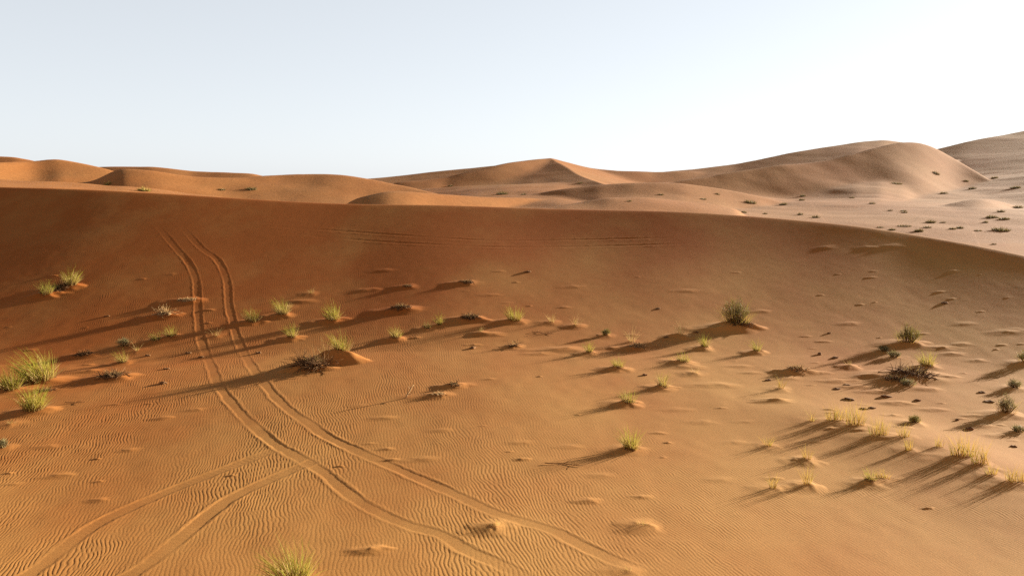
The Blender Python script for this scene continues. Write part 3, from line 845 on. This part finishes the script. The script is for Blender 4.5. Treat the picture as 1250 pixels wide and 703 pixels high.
def make_roots(x, y, h, w, lab, pale=False):
    rx = max(.12, w * .45); ry = max(.10, min(rx * .7, h * .8 + .1)); f, z = patch(x, y, max(rx, ry) * 1.3)
    o = foot('root_clump', x, y, z)
    n = int(max(40, min(260, 330 * rx * ry / .12)))
    root_mesh(f, h, rx, ry, n).build('roots', M_PALE if pale else M_ROOT, o)
    b = MB(); blades(b, f, int(max(24, n * .3)), h * 1.0 + .04, rx * .5, ry * .5, .007, (.1, .8), (-.25, -.1, 0), .9, .3); b.build('dry_stems', M_STRAW, o)
    return finish(o, lab, 'roots', 'root clumps laid bare by the wind')

def make_shrub(x, y, h, w, lab, grey=False):
    rx = max(.10, w * .46); ry = max(.10, rx * .75); f, z = patch(x, y, max(rx, ry) * 1.3)
    o = foot('desert_shrub', x, y, z)
    a = MB(); lf = MB()
    n = int(max(30, min(150, 190 * rx)))
    for k in range(n):
        an = random.uniform(0, 6.283); r = math.sqrt(random.random())
        bx, by = math.cos(an) * r * rx * .45, math.sin(an) * r * ry * .45
        tip = Vector((math.cos(an) * r * rx, math.sin(an) * r * ry, h * (1 - .55 * r * r) * random.uniform(.55, 1.1)))
        p0 = Vector((bx, by, f(bx, by) - .02)); pm = (p0 + tip) / 2 + Vector((random.gauss(0, .03), random.gauss(0, .03), .02))
        tip.z = max(tip.z, f(tip.x, tip.y) + .03)
        a.tube([p0, pm, tip], .006, .003, random.random(), 4)
        for q in range(7):
            t = random.uniform(.35, 1.05); c = p0.lerp(pm, t * 2) if t < .5 else pm.lerp(tip, t * 2 - 1)
            c = c + Vector((random.gauss(0, .025), random.gauss(0, .025), random.gauss(0, .02)))
            d = Vector((random.gauss(-.1, .5), random.gauss(0, .5), random.uniform(.2, 1)))
            tn = random.random()
            lf.ribbon(c, d, random.uniform(.05, .11) * (1 + h), .016, (random.gauss(0, .4), random.gauss(0, .4), 0), (tn, tn), 2)
    a.build('twigs', M_ROOT, o); lf.build('foliage', M_GREY if grey else M_SHRUB, o)
    b = MB(); blades(b, f, int(n * 1.6), h * 1.25, rx * .9, ry * .8, .009, (.0, .8), (-.1, 0, 0), .7, .4); b.build('dry_stems', M_STRAW if grey else M_GREEN, o)
    return finish(o, lab, 'shrub', 'shrubs on the dune flank')

def make_far(x, y, h, w, lab, straw=False, name='scrub_bush'):
    f, z = patch(x, y, max(w, .5), 9)
    m = MB(); n = int(min(170, 70 + 60 * w))
    for k in range(n):
        an = random.uniform(0, 6.283); r = math.sqrt(random.random())
        bx, by = math.cos(an) * r * w * .42, math.sin(an) * r * w * .35
        d = Vector((math.cos(an) * r * .9 + random.gauss(-.1, .3), math.sin(an) * r * .7 + random.gauss(0, .3), random.uniform(.35, 1)))
        c = random.random()
        m.ribbon((bx, by, f(bx, by) - .03), d, h * random.uniform(.45, 1.15) * (1 - .35 * r), .05 + .05 * h, (random.gauss(-.1, .3), random.gauss(0, .3), -.1), (c * .5, c), 3)
    o = m.build(name, M_STRAWBUSH if straw else M_OLIVE)
    o.location = (x, y, z)
    return finish(o, lab, 'bush', 'bushes on the far dunes')

def make_stone(x, y, h, w, lab):
    import bmesh
    bm = bmesh.new(); bmesh.ops.create_icosphere(bm, subdivisions=3, radius=1)
    sd = random.random() * 50
    sx, sy, sz = max(.035, w * .48), max(.03, w * random.uniform(.28, .4)), max(.03, h * .62)
    for v in bm.verts:
        n = Vector(v.co); k = 1 + .22 * math.sin(3.1 * n.x + sd) * math.sin(2.7 * n.y + sd * 2) + .16 * math.sin(5.3 * n.z + 4 * n.x + sd) + .10 * math.sin(9 * n.y - 7 * n.x + sd)
        fl = max(-.5, min(.72, n.z))                         # broken, flat top
        v.co = Vector((n.x * sx * k, n.y * sy * k, fl * sz * (.8 + .25 * math.sin(4 * n.x + sd))))
    me = bpy.data.meshes.new('stone'); bm.to_mesh(me); bm.free()
    me.materials.append(M_STONE); me.shade_smooth()
    o = bpy.data.objects.new('stone', me); COL.objects.link(o)
    o.location = (x, y, ground_z(0, 0, x, y) + sz * .12); o.rotation_euler = (random.gauss(0, .12), random.gauss(0, .12), random.uniform(-.5, .5))
    return finish(o, lab, 'stone', 'dark stones and crusts on the sand')

def make_branch(x, y, h, w, lab, pale):
    f, z = patch(x, y, max(w, h, .3))
    m = MB(); r0 = .024 if pale else .010
    if pale:
        pts = [(-.10, -.12, f(-.10, -.12) - .02), (-.05, -.06, h * .25), (.02, .0, h * .55), (.06, .03, h * .8), (.11, .06, h * 1.0)]
        m.tube(pts, r0, .010, .8, 6)
        m.tube([(.02, 0, h * .6), (-.02, .03, h * .75), (-.03, .05, h * .88)], .012, .006, .9, 5)
        m.tube([(-.05, -.06, h * .25), (.01, -.10, h * .3), (.06, -.13, h * .28)], .012, .006, .6, 5)
    else:
        n = 9; ph = random.random() * 6; pts = []
        for k in range(n):
            a = (k / (n - 1) - .5) * w; b = .05 * w * math.sin(ph + k * .9) + a * random.uniform(-.03, .03) - a * .12
            pts.append((a, b, f(a, b) + .012 + abs(.5 - k / (n - 1)) * h * .5))
        m.tube(pts, r0, .005, .35, 5)
        q = pts[4]; m.tube([q, (q[0] + w * .12, q[1] + .06, q[2] + h * .4), (q[0] + w * .22, q[1] + .10, q[2] + h * .9)], .007, .004, .5, 5)
        q = pts[6]; m.tube([q, (q[0] + w * .05, q[1] - .04, q[2] + h * .3), (q[0] + w * .13, q[1] - .09, q[2] + h * .5)], .006, .003, .5, 5)
    o = m.build('dead_branch', M_PALE if pale else M_ROOT)
    o.location = (x, y, z)
    return finish(o, lab, 'dead branch', None)

for i, ((kind, px, py, hp, wp, mf, lab), x, y, s) in enumerate(PLACED):
    random.seed(1000 + int(px * 7 + py * 13))
    h, w = hp * s, wp * s
    if kind in ('grass', 'dry', 'stalks'): h *= 1.3
    if kind == 'grass':
        make_grass(x, y, h, w, lab, i, green=random.uniform(.45, .62) if ('yellow' in lab or 'dull' in lab or 'pale' in lab) else random.uniform(.7, .88), dense=random.uniform(.75, 1.2))
    elif kind == 'dry': make_dry(x, y, h, w, lab)
    elif kind == 'stalks': make_stalks(x, y, h, w, lab)
    elif kind == 'roots': make_roots(x, y, h, w, lab, 'pale' in lab)
    elif kind == 'shrub': make_shrub(x, y, h, w, lab, 'grey' in lab)
    elif kind == 'farbush': make_far(x, y, h * 1.0, w * .85, lab, 'straw' in lab)
    elif kind == 'fartuft': make_far(x, y, h * 1.2, w, lab, True, 'dry_tuft')
    elif kind == 'stone': make_stone(x, y, h, w, lab)
    elif kind == 'branch': make_branch(x, y, h, w, lab, 'bleached' in lab)
# ------------------------------------------------------------------ sun, sky, camera
SUN_EL = math.radians(11.5)
SUN_AZ = math.radians(33)         # measured from the right of the view towards the distance
L = Vector((math.cos(SUN_EL) * math.cos(SUN_AZ), math.cos(SUN_EL) * math.sin(SUN_AZ), math.sin(SUN_EL)))
sun = bpy.data.lights.new('sun', 'SUN'); sun.energy = 5.0; sun.angle = math.radians(.8); sun.color = (1.0, .93, .76)
so = bpy.data.objects.new('sun', sun); COL.objects.link(so)
so.rotation_euler = L.to_track_quat('Z', 'Y').to_euler(); so.location = L * 200

world = bpy.data.worlds.new('World'); scene.world = world; world.use_nodes = True
nt = world.node_tree
for n in list(nt.nodes): nt.nodes.remove(n)
wo = nt.nodes.new('ShaderNodeOutputWorld'); bg = nt.nodes.new('ShaderNodeBackground')
sky = nt.nodes.new('ShaderNodeTexSky'); sky.sky_type = 'NISHITA'; sky.sun_disc = False
sky.sun_elevation = SUN_EL; sky.sun_rotation = math.radians(90) - SUN_AZ
sky.air_density = 1.0; sky.dust_density = 1.2; sky.ozone_density = 1.0; sky.altitude = 700
# dusty air: paler than the clear sky model, and the zenith deeper than the bright rim above the horizon
bw = nt.nodes.new('ShaderNodeRGBToBW'); nt.links.new(sky.outputs[0], bw.inputs[0])
pw = nt.nodes.new('ShaderNodeMath'); pw.operation = 'POWER'; pw.inputs[1].default_value = .28; nt.links.new(bw.outputs[0], pw.inputs[0])
pm = nt.nodes.new('ShaderNodeMath'); pm.operation = 'MULTIPLY'; pm.inputs[1].default_value = 2.6; nt.links.new(pw.outputs[0], pm.inputs[0])
tint = nt.nodes.new('ShaderNodeMix'); tint.data_type = 'RGBA'; tint.blend_type = 'MULTIPLY'; tint.inputs['Factor'].default_value = 1
tint.inputs[6].default_value = (.935, .985, 1.05, 1); nt.links.new(pm.outputs[0], tint.inputs[7])
mix = nt.nodes.new('ShaderNodeMix'); mix.data_type = 'RGBA'; mix.inputs['Factor'].default_value = .9
nt.links.new(sky.outputs[0], mix.inputs[6]); nt.links.new(tint.outputs[2], mix.inputs[7])
tcw = nt.nodes.new('ShaderNodeTexCoord'); sx = nt.nodes.new('ShaderNodeSeparateXYZ'); nt.links.new(tcw.outputs['Generated'], sx.inputs[0])
zr = nt.nodes.new('ShaderNodeMapRange'); zr.interpolation_type = 'SMOOTHSTEP'
zr.inputs['From Min'].default_value = .20; zr.inputs['From Max'].default_value = .65
zr.inputs['To Min'].default_value = 1.0; zr.inputs['To Max'].default_value = .33
nt.links.new(sx.outputs[2], zr.inputs['Value'])
mz = nt.nodes.new('ShaderNodeMix'); mz.data_type = 'RGBA'; mz.blend_type = 'MULTIPLY'; mz.inputs['Factor'].default_value = 1
nt.links.new(mix.outputs[2], mz.inputs[6]); nt.links.new(zr.outputs[0], mz.inputs[7])
nt.links.new(mz.outputs[2], bg.inputs[0]); nt.links.new(bg.outputs[0], wo.inputs[0])
bg.inputs[1].default_value = .049

cam = bpy.data.cameras.new('camera'); co = bpy.data.objects.new('camera', cam); COL.objects.link(co)
cam.sensor_width = 36; cam.lens = 36 * FPX / 1250
co.location = (0, 0, CAM_Z); co.rotation_euler = (math.pi / 2 - PITCH, 0, 0)
cam.clip_start = .1; cam.clip_end = 20000
scene.camera = co
scene.render.engine = 'CYCLES'
vs = scene.view_settings
vs.view_transform = 'Standard'; vs.look = 'None'; vs.gamma = 1; vs.use_curve_mapping = False
vs.exposure = 2.25
scene.cycles.use_denoising = False
